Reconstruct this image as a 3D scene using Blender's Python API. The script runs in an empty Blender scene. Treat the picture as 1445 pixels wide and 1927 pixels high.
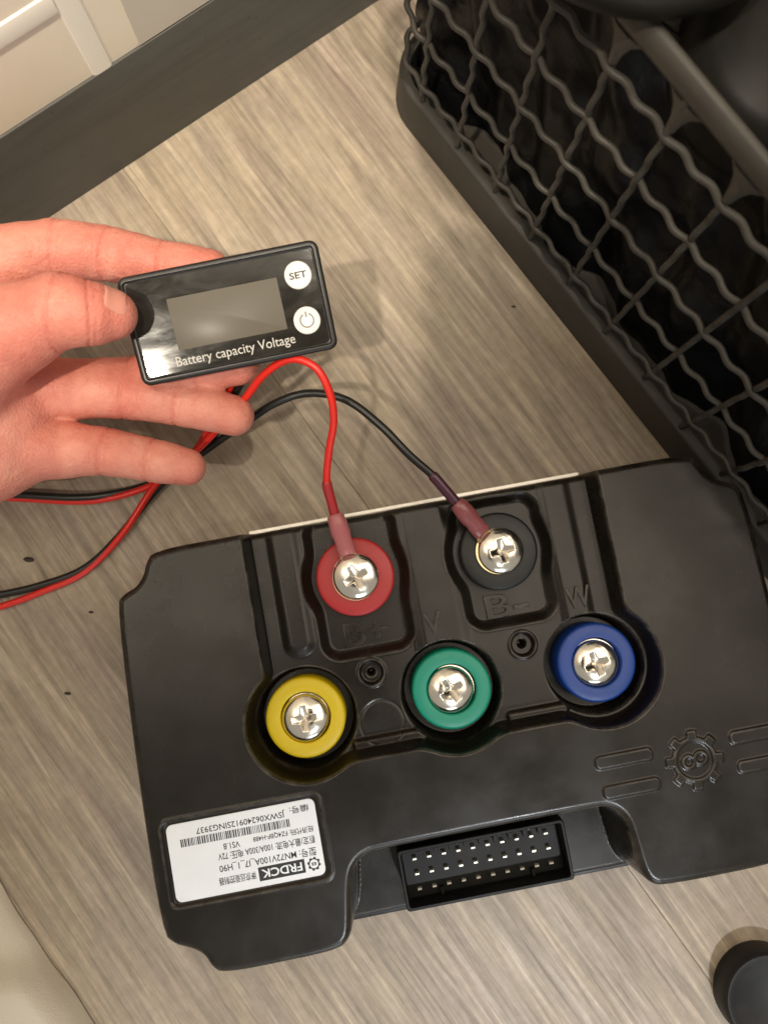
import bpy, bmesh, math, random
import numpy as np
random.seed(7); rng = np.random.default_rng(7)
S = bpy.context.scene
COL = S.collection
MM = .001

# ------------------------------------------------------------------ camera
F_PX, CX, CY, CAM_H = 1448., 722.5, 963.5, .300
AX = math.atan((1100-CY)/F_PX); AY = -math.atan((CX-700)/F_PX)
_Rx = np.array([[1,0,0],[0,math.cos(AX),-math.sin(AX)],[0,math.sin(AX),math.cos(AX)]])
_Ry = np.array([[math.cos(AY),0,math.sin(AY)],[0,1,0],[-math.sin(AY),0,math.cos(AY)]])
ROT = _Ry @ _Rx
def ray(px, py): return ROT @ np.array([(px-CX)/F_PX, -(py-CY)/F_PX, -1.])
def at(px, py, z=0.):
    """the point of the place at height z (m) met by the line of sight of a photograph pixel"""
    d = ray(px, py); t = (z-CAM_H)/d[2]
    return np.array([d[0]*t, d[1]*t, z])
cd = bpy.data.cameras.new("camera"); cam = bpy.data.objects.new("camera", cd); COL.objects.link(cam)
cam.location = (0, 0, CAM_H); cam.rotation_mode = 'XYZ'
import mathutils
cam.rotation_euler = mathutils.Matrix(ROT.tolist()).to_euler()
cd.sensor_width = 36.; cd.sensor_fit = 'AUTO'; cd.lens = F_PX/1927*36
cd.clip_start = .005; cd.clip_end = 50
cd.dof.use_dof = True; cd.dof.focus_distance = .258; cd.dof.aperture_fstop = 11
S.camera = cam

# ------------------------------------------------------------------ light
W = bpy.data.worlds.new("World"); S.world = W; W.use_nodes = True
bg = W.node_tree.nodes["Background"]; bg.inputs[0].default_value = (1, .92, .80, 1); bg.inputs[1].default_value = .37
def lamp(name, loc, target, size, power, col):
    l = bpy.data.lights.new(name, 'AREA'); l.shape = 'DISK'; l.size = size; l.energy = power; l.color = col
    o = bpy.data.objects.new(name, l); COL.objects.link(o); o.location = loc
    o.rotation_euler = (mathutils.Vector(target)-mathutils.Vector(loc)).to_track_quat('-Z', 'Y').to_euler()
    return o
panel = lamp("ceiling_fill", (.50, 1.02, 1.9), (.50, 1.02, 0), 2.6, 54, (1, .86, .68)); panel.data.shape = 'SQUARE'  # broad lamp added for sheen on the case, in place of the lit ceiling
def spot(name, loc, target, power, deg, blend, rad, col):
    l = bpy.data.lights.new(name, 'SPOT'); l.energy = power; l.color = col; l.shadow_soft_size = rad
    l.spot_size = math.radians(deg); l.spot_blend = blend
    o = bpy.data.objects.new(name, l); COL.objects.link(o); o.location = loc
    o.rotation_euler = (mathutils.Vector(target)-mathutils.Vector(loc)).to_track_quat('-Z', 'Y').to_euler()
spot("warm_downlight", (-.42, -.50, 1.75), (-.10, .455, 0), 94, 24.5, .36, .030, (1, .89, .73))
spot("upper_floor_fill", (.10, -.12, 1.85), (-.10, .455, 0), 94, 24.5, .42, .036, (1, .89, .73))  # added spot: lifts the upper floor and softens the meter's shadow
spot("cool_downlight", (.36, -.90, 1.35), (.09, -.245, 0), 48, 18, .5, .03, (.93, .96, 1))
wl_ = lamp("edge_highlight_fill", (.25, -1.15, .50), (0, -.05, 0), .5, 3.2, (.80, .90, 1)); wl_.data.shape = 'SQUARE'  # added low cool lamp for highlights along the cover's edges, no window there
S.view_settings.view_transform = 'Standard'; S.view_settings.look = 'None'
S.view_settings.exposure = 0; S.view_settings.gamma = 1

# ------------------------------------------------------------------ object helpers
def tag(o, label=None, cat=None, group=None, kind=None):
    if label: o['label'] = label
    if cat: o['category'] = cat
    if group: o['group'] = group
    if kind: o['kind'] = kind
    return o
WMAT = {}
def wmat(o):
    if o.name not in WMAT: WMAT[o.name] = mathutils.Matrix.Translation(o.location)
    return WMAT[o.name]
def thing(name, label, cat, loc, group=None):
    o = bpy.data.objects.new(name, None); COL.objects.link(o); o.location = loc
    o.empty_display_size = .01
    return tag(o, label, cat, group)
def finish(me, mat, angle=35, smooth=True):
    if mat: me.materials.append(mat)
    if smooth:
        me.polygons.foreach_set('use_smooth', [True]*len(me.polygons))
        if angle: me.set_sharp_from_angle(angle=math.radians(angle))
    return me
def mesh(name, v, f, mat, angle=35, smooth=True):
    me = bpy.data.meshes.new(name); me.from_pydata([tuple(map(float, p)) for p in v], [], f); me.update()
    return finish(me, mat, angle, smooth)
def put(name, me, parent=None, loc=(0, 0, 0), rot=None):
    """link a mesh whose vertices are relative to the world point loc"""
    o = bpy.data.objects.new(name, me); COL.objects.link(o)
    m = mathutils.Matrix.Translation(tuple(map(float, loc)))
    if rot is not None: m = m @ mathutils.Euler(rot).to_matrix().to_4x4()
    WMAT[o.name] = m
    if parent is not None: o.parent = parent; m = wmat(parent).inverted() @ m
    o.location = m.to_translation(); o.rotation_euler = m.to_euler()
    return o
class MB:
    def __init__(s): s.v = []; s.f = []
    def add(s, v, f):
        n = len(s.v); s.v += [tuple(map(float, p)) for p in v]; s.f += [tuple(i+n for i in q) for q in f]
    def loft(s, loops, cap0=True, cap1=True, closed=True):
        n = len(loops[0]); v = [p for l in loops for p in l]; f = []
        for k in range(len(loops)-1):
            for i in range(n if closed else n-1):
                j = (i+1) % n; f.append((k*n+i, k*n+j, (k+1)*n+j, (k+1)*n+i))
        if cap0: f.append(tuple(range(n))[::-1])
        if cap1: f.append(tuple((len(loops)-1)*n+i for i in range(n)))
        s.add(v, f)
    def box(s, c, h, M=None):
        c = np.array(c); h = np.array(h); M = np.eye(3) if M is None else np.array(M)   # columns are axes
        b = .12*min(h)
        for sg in (1,):
            L = []
            for z, i in ((-1, b), (-1, 0), (1, 0), (1, b)):
                zz = z*h[2] if i else z*(h[2]-b)
                L.append([c+M@np.array([x*(h[0]-i), y*(h[1]-i), zz]) for x, y in ((-1,-1),(1,-1),(1,1),(-1,1))])
            s.loft(L)
    def tube(s, pts, r, n=10, cap=True):
        pts = np.array(pts, float); m = len(pts); r = np.broadcast_to(np.asarray(r, float), (m,)) if np.ndim(r) < 2 else r
        t = np.gradient(pts, axis=0); t /= np.linalg.norm(t, axis=1)[:, None]
        a = np.array([0, 0, 1.]) if abs(t[0][2]) < .9 else np.array([1., 0, 0])
        u = np.cross(t[0], a); u /= np.linalg.norm(u); L = []
        for k in range(m):
            u = u-t[k]*(u@t[k]); u /= np.linalg.norm(u); w = np.cross(t[k], u)
            L.append([pts[k]+r[k]*(math.cos(q)*u+math.sin(q)*w) for q in np.linspace(0, 2*math.pi, n, endpoint=False)])
        s.loft(L, cap, cap)
    def lathe(s, prof, n=48, c=(0, 0, 0)):
        L = []
        for r, z in prof:
            L.append([(c[0]+r*math.cos(q), c[1]+r*math.sin(q), c[2]+z) for q in np.linspace(0, 2*math.pi, n, endpoint=False)])
        s.loft(L, prof[0][0] > 1e-9, prof[-1][0] > 1e-9)
    def mesh(s, name, mat, angle=35, smooth=True): return mesh(name, s.v, s.f, mat, angle, smooth)
def rrect(hw, hh, r, n=6):
    o = []
    for cx, cy, a in ((hw-r, hh-r, 0), (-hw+r, hh-r, 90), (-hw+r, -hh+r, 180), (hw-r, -hh+r, 270)):
        for k in range(n+1):
            q = math.radians(a+90*k/n); o.append((cx+r*math.cos(q), cy+r*math.sin(q)))
    return o
def rbox(mb, hw, hh, r, prof, X=None, n=6):
    """rounded rectangle lofted through (inset, z) stages; X maps local points to the place"""
    L = []
    for i, z in prof:
        l = [np.array([x, y, z]) for x, y in rrect(hw-i, hh-i, max(r-i, 1e-5), n)]
        L.append([X(p) for p in l] if X else l)
    mb.loft(L)
def catmull(P, n=10):
    P = np.array(P, float); P = np.vstack([2*P[0]-P[1], P, 2*P[-1]-P[-2]]); o = []
    for i in range(1, len(P)-2):
        for t in np.linspace(0, 1, n, endpoint=False):
            a, b, c, d = P[i-1:i+3]
            o.append(.5*((2*b)+(c-a)*t+(2*a-5*b+4*c-d)*t*t+(-a+3*b-3*c+d)*t**3))
    o.append(P[-2]); return np.array(o)
def text_mesh(name, body, mat, size, extrude=0., bevel=0., align='CENTER', sx=1., bold=0.):
    c = bpy.data.curves.new(name, 'FONT'); c.body = body; c.size = size; c.extrude = extrude; c.bevel_depth = bevel
    c.offset = bold*size; c.align_x = align; c.align_y = 'CENTER'; c.resolution_u = 3
    o = bpy.data.objects.new(name, c); COL.objects.link(o)
    dg = bpy.context.evaluated_depsgraph_get(); dg.update()
    me = bpy.data.meshes.new_from_object(o.evaluated_get(dg)); me.name = name
    bpy.data.objects.remove(o); bpy.data.curves.remove(c)
    me.materials.clear(); me.materials.append(mat)
    n = len(me.vertices); co = np.empty(n*3); me.vertices.foreach_get('co', co); co = co.reshape(-1, 3)
    if n: co[:, 0] *= sx; me.vertices.foreach_set('co', co.ravel())
    return me, (co[:, 0].max()-co[:, 0].min() if n else 0)
def fit_text(name, body, mat, width, height, extrude=0., bevel=0., bold=0.):
    """text squeezed into width x height, centred on the origin"""
    me, w = text_mesh(name, body, mat, height*1.35, extrude, bevel, bold=bold)
    n = len(me.vertices); co = np.empty(n*3); me.vertices.foreach_get('co', co); co = co.reshape(-1, 3)
    for k, t in ((0, width), (1, height)):
        lo, hi = co[:, k].min(), co[:, k].max(); co[:, k] = (co[:, k]-(lo+hi)/2)*t/(hi-lo)
    me.vertices.foreach_set('co', co.ravel()); me.update(); return me

# ------------------------------------------------------------------ materials
def mat(name, col, rough=.5, metal=0., spec=.5, **kw):
    m = bpy.data.materials.new(name); m.use_nodes = True; nt = m.node_tree; b = nt.nodes['Principled BSDF']
    b.inputs['Base Color'].default_value = (*col, 1); b.inputs['Roughness'].default_value = rough
    b.inputs['Metallic'].default_value = metal; b.inputs['Specular IOR Level'].default_value = spec
    for k, v in kw.items(): b.inputs[k.replace('_', ' ')].default_value = v
    return m
class NG:
    def __init__(s, m): s.nt = m.node_tree; s.b = s.nt.nodes['Principled BSDF']
    def n(s, t, **kw):
        o = s.nt.nodes.new(t)
        for k, v in kw.items(): setattr(o, k, v)
        return o
    def l(s, a, b): s.nt.links.new(a, b)
    def coord(s, scale=(1, 1, 1), what='Object', rot=(0, 0, 0)):
        t = s.n('ShaderNodeTexCoord'); m = s.n('ShaderNodeMapping'); s.l(t.outputs[what], m.inputs[0])
        m.inputs['Scale'].default_value = scale; m.inputs['Rotation'].default_value = rot; return m.outputs[0]
    def noise(s, vec, scale, detail=4, rough=.55, dist=0.):
        t = s.n('ShaderNodeTexNoise'); t.inputs['Scale'].default_value = scale; t.inputs['Detail'].default_value = detail
        t.inputs['Roughness'].default_value = rough; t.inputs['Distortion'].default_value = dist
        s.l(vec, t.inputs['Vector']); return t.outputs['Fac']
    def ramp(s, fac, stops):
        r = s.n('ShaderNodeValToRGB'); e = r.color_ramp.elements
        while len(e) < len(stops): e.new(.5)
        for q, (p, c) in zip(e, stops): q.position = p; q.color = (*c, 1) if len(c) == 3 else c
        s.l(fac, r.inputs[0]); return r.outputs[0]
    def mix(s, fac, a, b, mode='MIX'):
        m = s.n('ShaderNodeMix', data_type='RGBA', blend_type=mode)
        for i, v in ((0, fac), (6, a), (7, b)):
            if hasattr(v, 'links'): s.l(v, m.inputs[i])
            else: m.inputs[i].default_value = v if i == 0 else (*v, 1)
        return m.outputs[2]
    def bump(s, h, strength, dist):
        b = s.n('ShaderNodeBump'); b.inputs['Strength'].default_value = strength; b.inputs['Distance'].default_value = dist
        s.l(h, b.inputs['Height']); s.l(b.outputs[0], s.b.inputs['Normal']); return b
G = lambda v: (v, v, v)

M_floor = mat('oak_laminate', (.3, .24, .17), .42); g = NG(M_floor)
inf = g.n('ShaderNodeObjectInfo'); tc = g.n('ShaderNodeTexCoord'); ad = g.n('ShaderNodeVectorMath', operation='ADD')
sc_ = g.n('ShaderNodeVectorMath', operation='SCALE'); cmb = g.n('ShaderNodeCombineXYZ')
g.l(inf.outputs['Random'], cmb.inputs[0]); g.l(inf.outputs['Random'], cmb.inputs[1]); g.l(cmb.outputs[0], sc_.inputs[0]); sc_.inputs['Scale'].default_value = 3.7
g.l(tc.outputs['Object'], ad.inputs[0]); g.l(sc_.outputs[0], ad.inputs[1])
def fmap(sx, sy):
    m = g.n('ShaderNodeMapping'); m.inputs['Scale'].default_value = (sx, sy, 1); g.l(ad.outputs[0], m.inputs[0]); return m.outputs[0]
n_fine = g.noise(fmap(22, 470), 1, 7, .66, .5)
n_hair = g.noise(fmap(17, 520), 1, 4, .62, .7)
n_pore = g.noise(fmap(60, 1300), 1, 3, .65, .3)
n_mid = g.noise(fmap(13, 125), 1, 5, .62, 1.1)
n_wide = g.noise(fmap(9, 52), 1, 4, .6, 1.2)
n_cross = g.noise(fmap(260, 240), 1, 3, .6, 0)
c = g.ramp(n_mid, [(.30, (.238, .193, .143)), (.5, (.310, .256, .196)), (.72, (.395, .332, .260))])
c = g.mix(.55, c, g.ramp(n_fine, [(.35, G(.30)), (.5, G(.5)), (.68, G(.70))]), 'OVERLAY')
c = g.mix(.62, c, g.ramp(n_wide, [(.28, (.40, .365, .375)), (.48, (.48, .475, .46)), (.58, (.53, .52, .47)), (.75, (.61, .59, .56))]), 'OVERLAY')
c = g.mix(.5, c, g.ramp(n_hair, [(.36, G(.38)), (.5, G(.5)), (.58, G(.53)), (.67, G(.76))]), 'OVERLAY')
c = g.mix(.35, c, g.ramp(n_pore, [(.30, G(.26)), (.42, G(.5)), (.62, G(.54)), (.74, G(.64))]), 'OVERLAY')
c = g.mix(.26, c, g.ramp(n_cross, [(.35, G(.36)), (.65, G(.62))]), 'OVERLAY')
g.l(c, g.b.inputs['Base Color'])
g.l(g.ramp(n_fine, [(.3, G(.55)), (.7, G(.38))]), g.b.inputs['Roughness'])
g.bump(n_fine, .25, .0004)

def plastic(name, col, rough, dust=.5, seed=0., bump=.00002, spec=.5, wear=0.):
    m = mat(name, col, rough, spec=spec); g = NG(m); v = g.coord((1, 1, 1))
    big = g.noise(v, 38+seed, 4, .6); fine = g.noise(v, 900, 2, .6)
    g.l(g.ramp(big, [(.3, G(rough-.07)), (.7, G(rough+.10))]), g.b.inputs['Roughness'])
    sp = g.ramp(g.noise(v, 420+seed, 2, .8), [(.70, G(0)), (.80, G(1))])
    sm = g.ramp(g.noise(v, 24+seed, 5, .7, 1.), [(.46, G(0)), (.78, G(1))])
    f = g.n('ShaderNodeMath', operation='MULTIPLY'); f.inputs[1].default_value = .10*dust
    sm2 = g.n('ShaderNodeMath', operation='MAXIMUM'); g.l(sm, sm2.inputs[0]); g.l(sp, sm2.inputs[1]); g.l(sm2.outputs[0], f.inputs[0])
    g.l(g.mix(f.outputs[0], col, (.32, .28, .23)), g.b.inputs['Base Color'])
    if wear:
        ge = g.n('ShaderNodeNewGeometry'); pt = g.ramp(ge.outputs['Pointiness'], [(.505, G(0)), (.535, G(1))])
        pm_ = g.n('ShaderNodeMath', operation='MULTIPLY'); g.l(pt, pm_.inputs[0]); g.l(g.ramp(g.noise(v, 130, 4, .7), [(.40, G(.05)), (.75, G(1))]), pm_.inputs[1])
        pq = g.n('ShaderNodeMath', operation='MULTIPLY'); g.l(pm_.outputs[0], pq.inputs[0]); pq.inputs[1].default_value = wear
        old = g.b.inputs['Base Color'].links[0].from_socket
        g.l(g.mix(pq.outputs[0], old, (.13, .115, .095)), g.b.inputs['Base Color'])
    g.bump(fine, .5, bump); return m
M_case = plastic('black_case_plastic', (.0092, .0072, .0048), .26, .24, spec=.36, wear=.8)
M_socket = plastic('socket_plastic', (.004, .004, .004), .38, .25, 3, spec=.2)
M_bezel = plastic('meter_plastic', (.010, .0095, .009), .34, .2, 5, spec=.4)
M_crate = plastic('crate_plastic', (.041, .037, .031), .5, .6, 7, spec=.35)
M_blackdisc = plastic('black_insulator', (.012, .0125, .013), .42, .3, 9, spec=.4)
M_red = plastic('red_insulator', (.42, .022, .026), .40, .05, 11)
M_yel = plastic('yellow_insulator', (.62, .46, .004), .40, .05, 13)
M_grn = plastic('green_insulator', (.002, .25, .165), .40, .05, 15)
M_blu = plastic('blue_insulator', (.006, .045, .25), .40, .05, 17)
M_cap = plastic('cap_rubber', (.010, .010, .0105), .5, .5, 19, spec=.35)
M_lid = plastic('lid_plastic', (.008, .0072, .0062), .46, .2, 21, spec=.17)
M_skirt = plastic('skirting_paint', (.080, .078, .069), .5, .25, 23)
g = NG(M_skirt); old = g.b.inputs['Base Color'].links[0].from_socket
v = g.coord((1, 1, 1), rot=(0, 0, -.63)); st = g.n('ShaderNodeMapping'); st.inputs['Scale'].default_value = (9, 150, 150); g.l(v, st.inputs[0])
c = g.mix(.55, old, g.ramp(g.noise(st.outputs[0], 1, 5, .65, .6), [(.32, (.36, .34, .33)), (.5, G(.5)), (.7, (.62, .60, .57))]), 'OVERLAY')
g.l(g.mix(g.ramp(g.noise(v, 260, 2, .6), [(.68, G(0)), (.76, G(.7))]), c, (.03, .026, .022)), g.b.inputs['Base Color'])
M_steel = mat('nickel_steel', (.86, .81, .72), .16, 1.); g = NG(M_steel)
v = g.coord(); g.l(g.ramp(g.noise(v, 500, 3), [(.3, G(.10)), (.75, G(.26))]), g.b.inputs['Roughness']); g.bump(g.noise(v, 260, 3), .12, .0003)
M_alu = mat('bare_aluminium', (.62, .59, .54), .42, 1.)
M_pin = mat('tinned_pin', (.80, .78, .70), .3, .6)
M_lug = mat('brass_lug', (.72, .58, .36), .28, 1.)
M_white = mat('sticker_paper', (.76, .79, .83), .42); g = NG(M_white); v = g.coord()
g.l(g.ramp(g.noise(v, 60, 4), [(.3, (.72, .75, .79)), (.7, (.79, .82, .86))]), g.b.inputs['Base Color'])
M_ink = mat('print_ink', (.012, .012, .014), .5)
M_btn = mat('button_plastic', (.72, .70, .66), .4)
M_grey = mat('grey_print', (.46, .44, .41), .5)
M_groove = mat('button_groove', (.20, .19, .18), .5)
M_face = mat('meter_face', (.010, .010, .010), .14, spec=.28)
M_face.node_tree.nodes['Principled BSDF'].inputs['Coat Weight'].default_value = 0.
M_face.node_tree.nodes['Principled BSDF'].inputs['Coat Roughness'].default_value = .05
g = NG(M_face); v = g.coord((1, 3, 1)); sm = g.noise(v, 45, 5, .65, 1.)
g.l(g.ramp(sm, [(.35, G(.06)), (.7, G(.15))]), g.b.inputs['Roughness'])
dst = g.noise(g.coord((1, 4, 1), rot=(0, 0, .1)), 900, 3, .7)
c = g.mix(.8, g.ramp(sm, [(.3, (.014, .013, .011)), (.75, (.034, .031, .026))]), g.ramp(dst, [(.62, G(.5)), (.74, G(.85))]), 'OVERLAY'); g.l(c, g.b.inputs['Base Color'])
M_screen = mat('lcd_glass', (.120, .108, .088), .28, spec=.10)
M_rw = mat('red_wire_pvc', (.66, .020, .012), .36); M_bw = mat('black_wire_pvc', (.012, .012, .011), .36)
g = NG(M_rw); g.bump(g.noise(g.coord(), 300, 2), .2, .0004)
M_slv_r = mat('red_heat_shrink', (.50, .035, .04), .30, Transmission_Weight=.25)
M_slv_p = mat('purple_heat_shrink', (.10, .032, .058), .24, Transmission_Weight=.25)
M_col_r = mat('pink_crimp_sleeve', (.62, .20, .21), .30, Transmission_Weight=.35)
M_col_p = mat('plum_crimp_sleeve', (.40, .12, .13), .22, Transmission_Weight=.35)
M_cream = mat('cream_paint', (.78, .70, .56), .45); g = NG(M_cream); v = g.coord()
g.l(g.ramp(g.noise(v, 25, 4), [(.3, (.82, .74, .60)), (.7, (.87, .79, .65))]), g.b.inputs['Base Color']); g.bump(g.noise(v, 500, 3), .15, .0003)
M_cloth = mat('cream_cotton', (.56, .51, .42), .85); g = NG(M_cloth); g.bump(g.noise(g.coord(), 1400, 3), .5, .0004)
M_trim = mat('moulding_lit_tone', (.88, .84, .74), .35)  # light caught by the mouldings, put into their colour
M_greige = mat('greige_surface', (.58, .53, .45), .5)  # greyer than the cream wall beside it
M_bag = mat('black_film', (.005, .005, .0054), .36, spec=.22); g = NG(M_bag); v = g.coord()
g.bump(g.noise(v, 45, 4, .5, 1.5), .35, .004)
M_crumb = mat('dark_crumb', (.035, .026, .018), .7)
M_phone = mat('phone_shell', (.012, .012, .013), .3)

M_skin = mat('skin', (.60, .30, .225), .52, spec=.32, Subsurface_Weight=.22, Subsurface_Scale=.004)
M_skin.node_tree.nodes['Principled BSDF'].inputs['Subsurface Radius'].default_value = (1., .35, .2)
g = NG(M_skin); v = g.coord()
c = g.ramp(g.noise(v, 45, 4, .6, .6), [(.3, (.54, .172, .130)), (.52, (.61, .235, .176)), (.72, (.67, .31, .235))])
c = g.mix(.35, c, g.ramp(g.noise(v, 330, 3, .6), [(.35, G(.40)), (.65, G(.58))]), 'OVERLAY')
c = g.mix(.55, c, g.ramp(g.noise(v, 16, 3, .6, .5), [(.34, (.56, .44, .43)), (.5, G(.5)), (.68, (.53, .55, .53))]), 'OVERLAY')
at_ = g.n('ShaderNodeAttribute'); at_.attribute_name = 'flush'; c = g.mix(at_.outputs['Fac'], c, (.50, .115, .085))
g.l(c, g.b.inputs['Base Color'])
vo = g.n('ShaderNodeTexVoronoi'); vo.inputs['Scale'].default_value = 1100; g.l(v, vo.inputs['Vector'])
wr = g.noise(g.coord((1, .5, 1)), 260, 4, .6, .4)
ma = g.n('ShaderNodeMath', operation='MULTIPLY_ADD'); g.l(vo.outputs['Distance'], ma.inputs[0]); ma.inputs[1].default_value = .35; g.l(wr, ma.inputs[2])
g.bump(ma.outputs[0], .7, .0006)
M_nail = mat('nail', (.60, .255, .195), .34, Subsurface_Weight=.1, Subsurface_Scale=.002)

# ------------------------------------------------------------------ the floor: planks across the skirting board
wa, wb = at(65, 428), at(698, 10)
wdir = (wb-wa)/np.linalg.norm(wb-wa); wn = np.array([wdir[1], -wdir[0], 0])      # wn points into the room
GA = math.atan2(wn[1], wn[0])
mb = MB(); mb.add([(-3, -3, -.012), (3, -3, -.012), (3, 3, -.012), (-3, 3, -.012)], [(0, 1, 2, 3)])
floor = put('floor', mb.mesh('floor', M_floor, smooth=False)); tag(floor, kind='structure')
PW, PL = .192, 1.285; po = (at(60, 1745)-wa)@wdir
mb = MB(); rbox(mb, PL/2-.00004, PW/2-.00004, .0002, [(0, -.010), (0, -.0002), (.00015, 0)], n=1)
pm = mb.mesh('floor_plank', M_floor, 20)
wo = wa+wdir*(po-PW/2)
for i in range(-4, 5):
    for j in range(-1, 2):
        c = wo+wdir*(PW*i)+wn*(PL*(j+.12+.37*(i % 3)))
        o = put('floor_plank', pm, floor, (c[0], c[1], 0)); o.rotation_euler = (0, 0, GA)

# ------------------------------------------------------------------ dark skirting board, cream wall behind it, cream panel at the left
def frame3(x): return np.column_stack([wdir, -wn, [0, 0, 1]])
WM = np.column_stack([wdir, -wn, np.array([0, 0, 1.])])
sk = thing('skirting_board', 'dark grey skirting board along the foot of the cream panelled wall', 'skirting board', wa)
X = lambda p: wa+WM@np.array(p)
def wprof(mb, prof, u0, u1, X):
    L = [[X((u, y, z)) for y, z in prof] for u in (u0, u1)]; mb.loft(L)
mb = MB(); wprof(mb, [(0, 0), (0, .0492), (.0002, .0499), (.0006, .0502), (.0012, .0502), (.0012, 0)], -.9, 1.1, lambda p: X(p)-wa)
o = put('board', mb.mesh('board', M_skirt, 30), sk, wa)
wl = thing('wall', 'cream panelled wall with pale raised mouldings above the dark skirting board', 'wall', wa)
mb = MB(); mb.box(X((.1, .0161, .45))-wa, (1.0, .015, .45), WM); put('plaster', mb.mesh('plaster', M_cream), wl, wa)
def onwall(px, py, off):
    n = -wn; p0 = wa+n*off; d = ray(px, py); C = np.array([0, 0, CAM_H]); t = ((p0-C)@n)/(d@n); q = C+d*t
    return (q-wa)@wdir, q[2]
u1, z1 = onwall(158, 62, .0012); u2, z2 = onwall(50, 36, .0012); u3, z3 = onwall(243, 38, .0012)
mprof = [(-.0040, 0), (-.0034, .0007), (-.002, .0009), (.002, .0009), (.0034, .0007), (.0040, 0)]
def moulding(p, q, name='moulding'):
    a = np.array([p[0], .0012, p[1]]); b = np.array([q[0], .0012, q[1]]); d = (b-a)/np.linalg.norm(b-a); s = np.cross(d, [0, 1, 0])
    m = MB(); m.loft([[WM@(e+s*x+np.array([0, -y, 0])) for x, y in mprof] for e in (a, b)]); put(name, m.mesh(name, M_trim, 40), wl, wa)
moulding((u1, .050), (u1, z2+.004)); moulding((u1-.004, z2), (u1-.6, z2))
m = MB(); m.box(WM@np.array([u3+.3, .0042, .475]), (.3, .0038, .4247), WM); put('greige_slab', m.mesh('greige_slab', M_greige), wl, wa)  # greyer slab standing slightly proud of the cream wall

pa, pb = at(9, 1688, .003), at(168, 1927, .003); pd = (pb-pa)/np.linalg.norm(pb-pa); pn = np.array([-pd[1], pd[0], 0])
if pn[0] > 0: pn = -pn                                                          # away from the room
pa[2] = 0; fa, fb = at(90, 1800)-pa, at(0, 1828)-pa; fd = (fb-fa)/np.linalg.norm(fb-fa); fn = np.array([fd[1], -fd[0], 0])
if fn[1] > 0: fn = -fn
v, f = [], []; NA, NB = 90, 70
for i in range(NA+1):
    for j in range(NB+1):
        u_ = -.05+.23*i/NA; w_ = .16*(j/NB)**1.2; w0 = .0005*math.sin(u_*95)+.0002*math.sin(u_*260)
        p = pd*u_+pn*(w_+w0); q_ = (p-fa)@fn+.004*math.sin(((p-fa)@fd)*60); t = min(1, max(0, .5+q_/.012)); t = t*t*(3-2*t)
        q2 = (p-fa)@fn+.030+.003*math.sin(((p-fa)@fd)*45); t2 = min(1, max(0, .5+q2/.02)); t2 = t2*t2*(3-2*t2)
        ed = min(1, w_/.006); z = .0008+(ed**.5)*(.0022+.0085*t*(1-.35*min(1, max(0, q_/.08)))+.004*t2+.0006*math.sin(p[0]*150+p[1]*90))
        v.append(p+np.array([0, 0, z]))
for i in range(NA):
    for j in range(NB): f.append((i*(NB+1)+j, i*(NB+1)+j+1, (i+1)*(NB+1)+j+1, (i+1)*(NB+1)+j))
cloth = put('cream_cloth', mesh('cream_cloth', v, f, M_cloth, None), None, pa)
tag(cloth, 'folded pale cream cloth lying on the floor in the lower left corner', 'cloth')

# ------------------------------------------------------------------ motor controller
T = 38.; AL = math.radians(10.4)
O = at(830, 1340, T*MM); O[2] = 0
U = np.array([math.cos(AL), math.sin(AL), 0]); V = np.array([-U[1], U[0], 0])
def ctl(x, y, z=0.): return O+(U*x+V*y)*MM+np.array([0, 0, z*MM])
con = thing('motor_controller', 'black motor controller with five coloured screw terminals lying on the wood floor', 'motor controller', O)
CR = (0, 0, AL)
def chaikin(p, k=2):
    p = np.array(p, float)
    for _ in range(k):
        q = np.roll(p, -1, 0); p = np.stack([.75*p+.25*q, .25*p+.75*q], 1).reshape(-1, 2)
    return p
def sd_poly(X, Y, P):
    d = np.full(X.shape, 1e9); s = np.ones(X.shape); n = len(P)
    for i in range(n):
        a, b = P[i], P[i-1]; e = b-a; wx = X-a[0]; wy = Y-a[1]
        t = np.clip((wx*e[0]+wy*e[1])/max(e@e, 1e-12), 0, 1)
        d = np.minimum(d, (wx-e[0]*t)**2+(wy-e[1]*t)**2)
        c1 = Y >= a[1]; c2 = Y < b[1]; c3 = e[0]*wy > e[1]*wx
        s = np.where((c1 & c2 & c3) | (~c1 & ~c2 & ~c3), -s, s)
    return s*np.sqrt(d)
def sd_circ(X, Y, x, y, r): return np.hypot(X-x, Y-y)-r
def sd_rr(X, Y, x0, x1, y0, y1, r):
    qx = np.abs(X-(x0+x1)/2)-(x1-x0)/2+r; qy = np.abs(Y-(y0+y1)/2)-(y1-y0)/2+r
    return np.minimum(np.maximum(qx, qy), 0)+np.hypot(np.maximum(qx, 0), np.maximum(qy, 0))-r
def smin(a, b, k):
    h = np.clip(.5+.5*(b-a)/k, 0, 1); return b*(1-h)+a*h-k*h*(1-h)
def step(d, w):                              # 1 inside (d<0), 0 outside, rounded over width w
    t = np.clip(.5-d/w, 0, 1); return t*t*(3-2*t)
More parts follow.
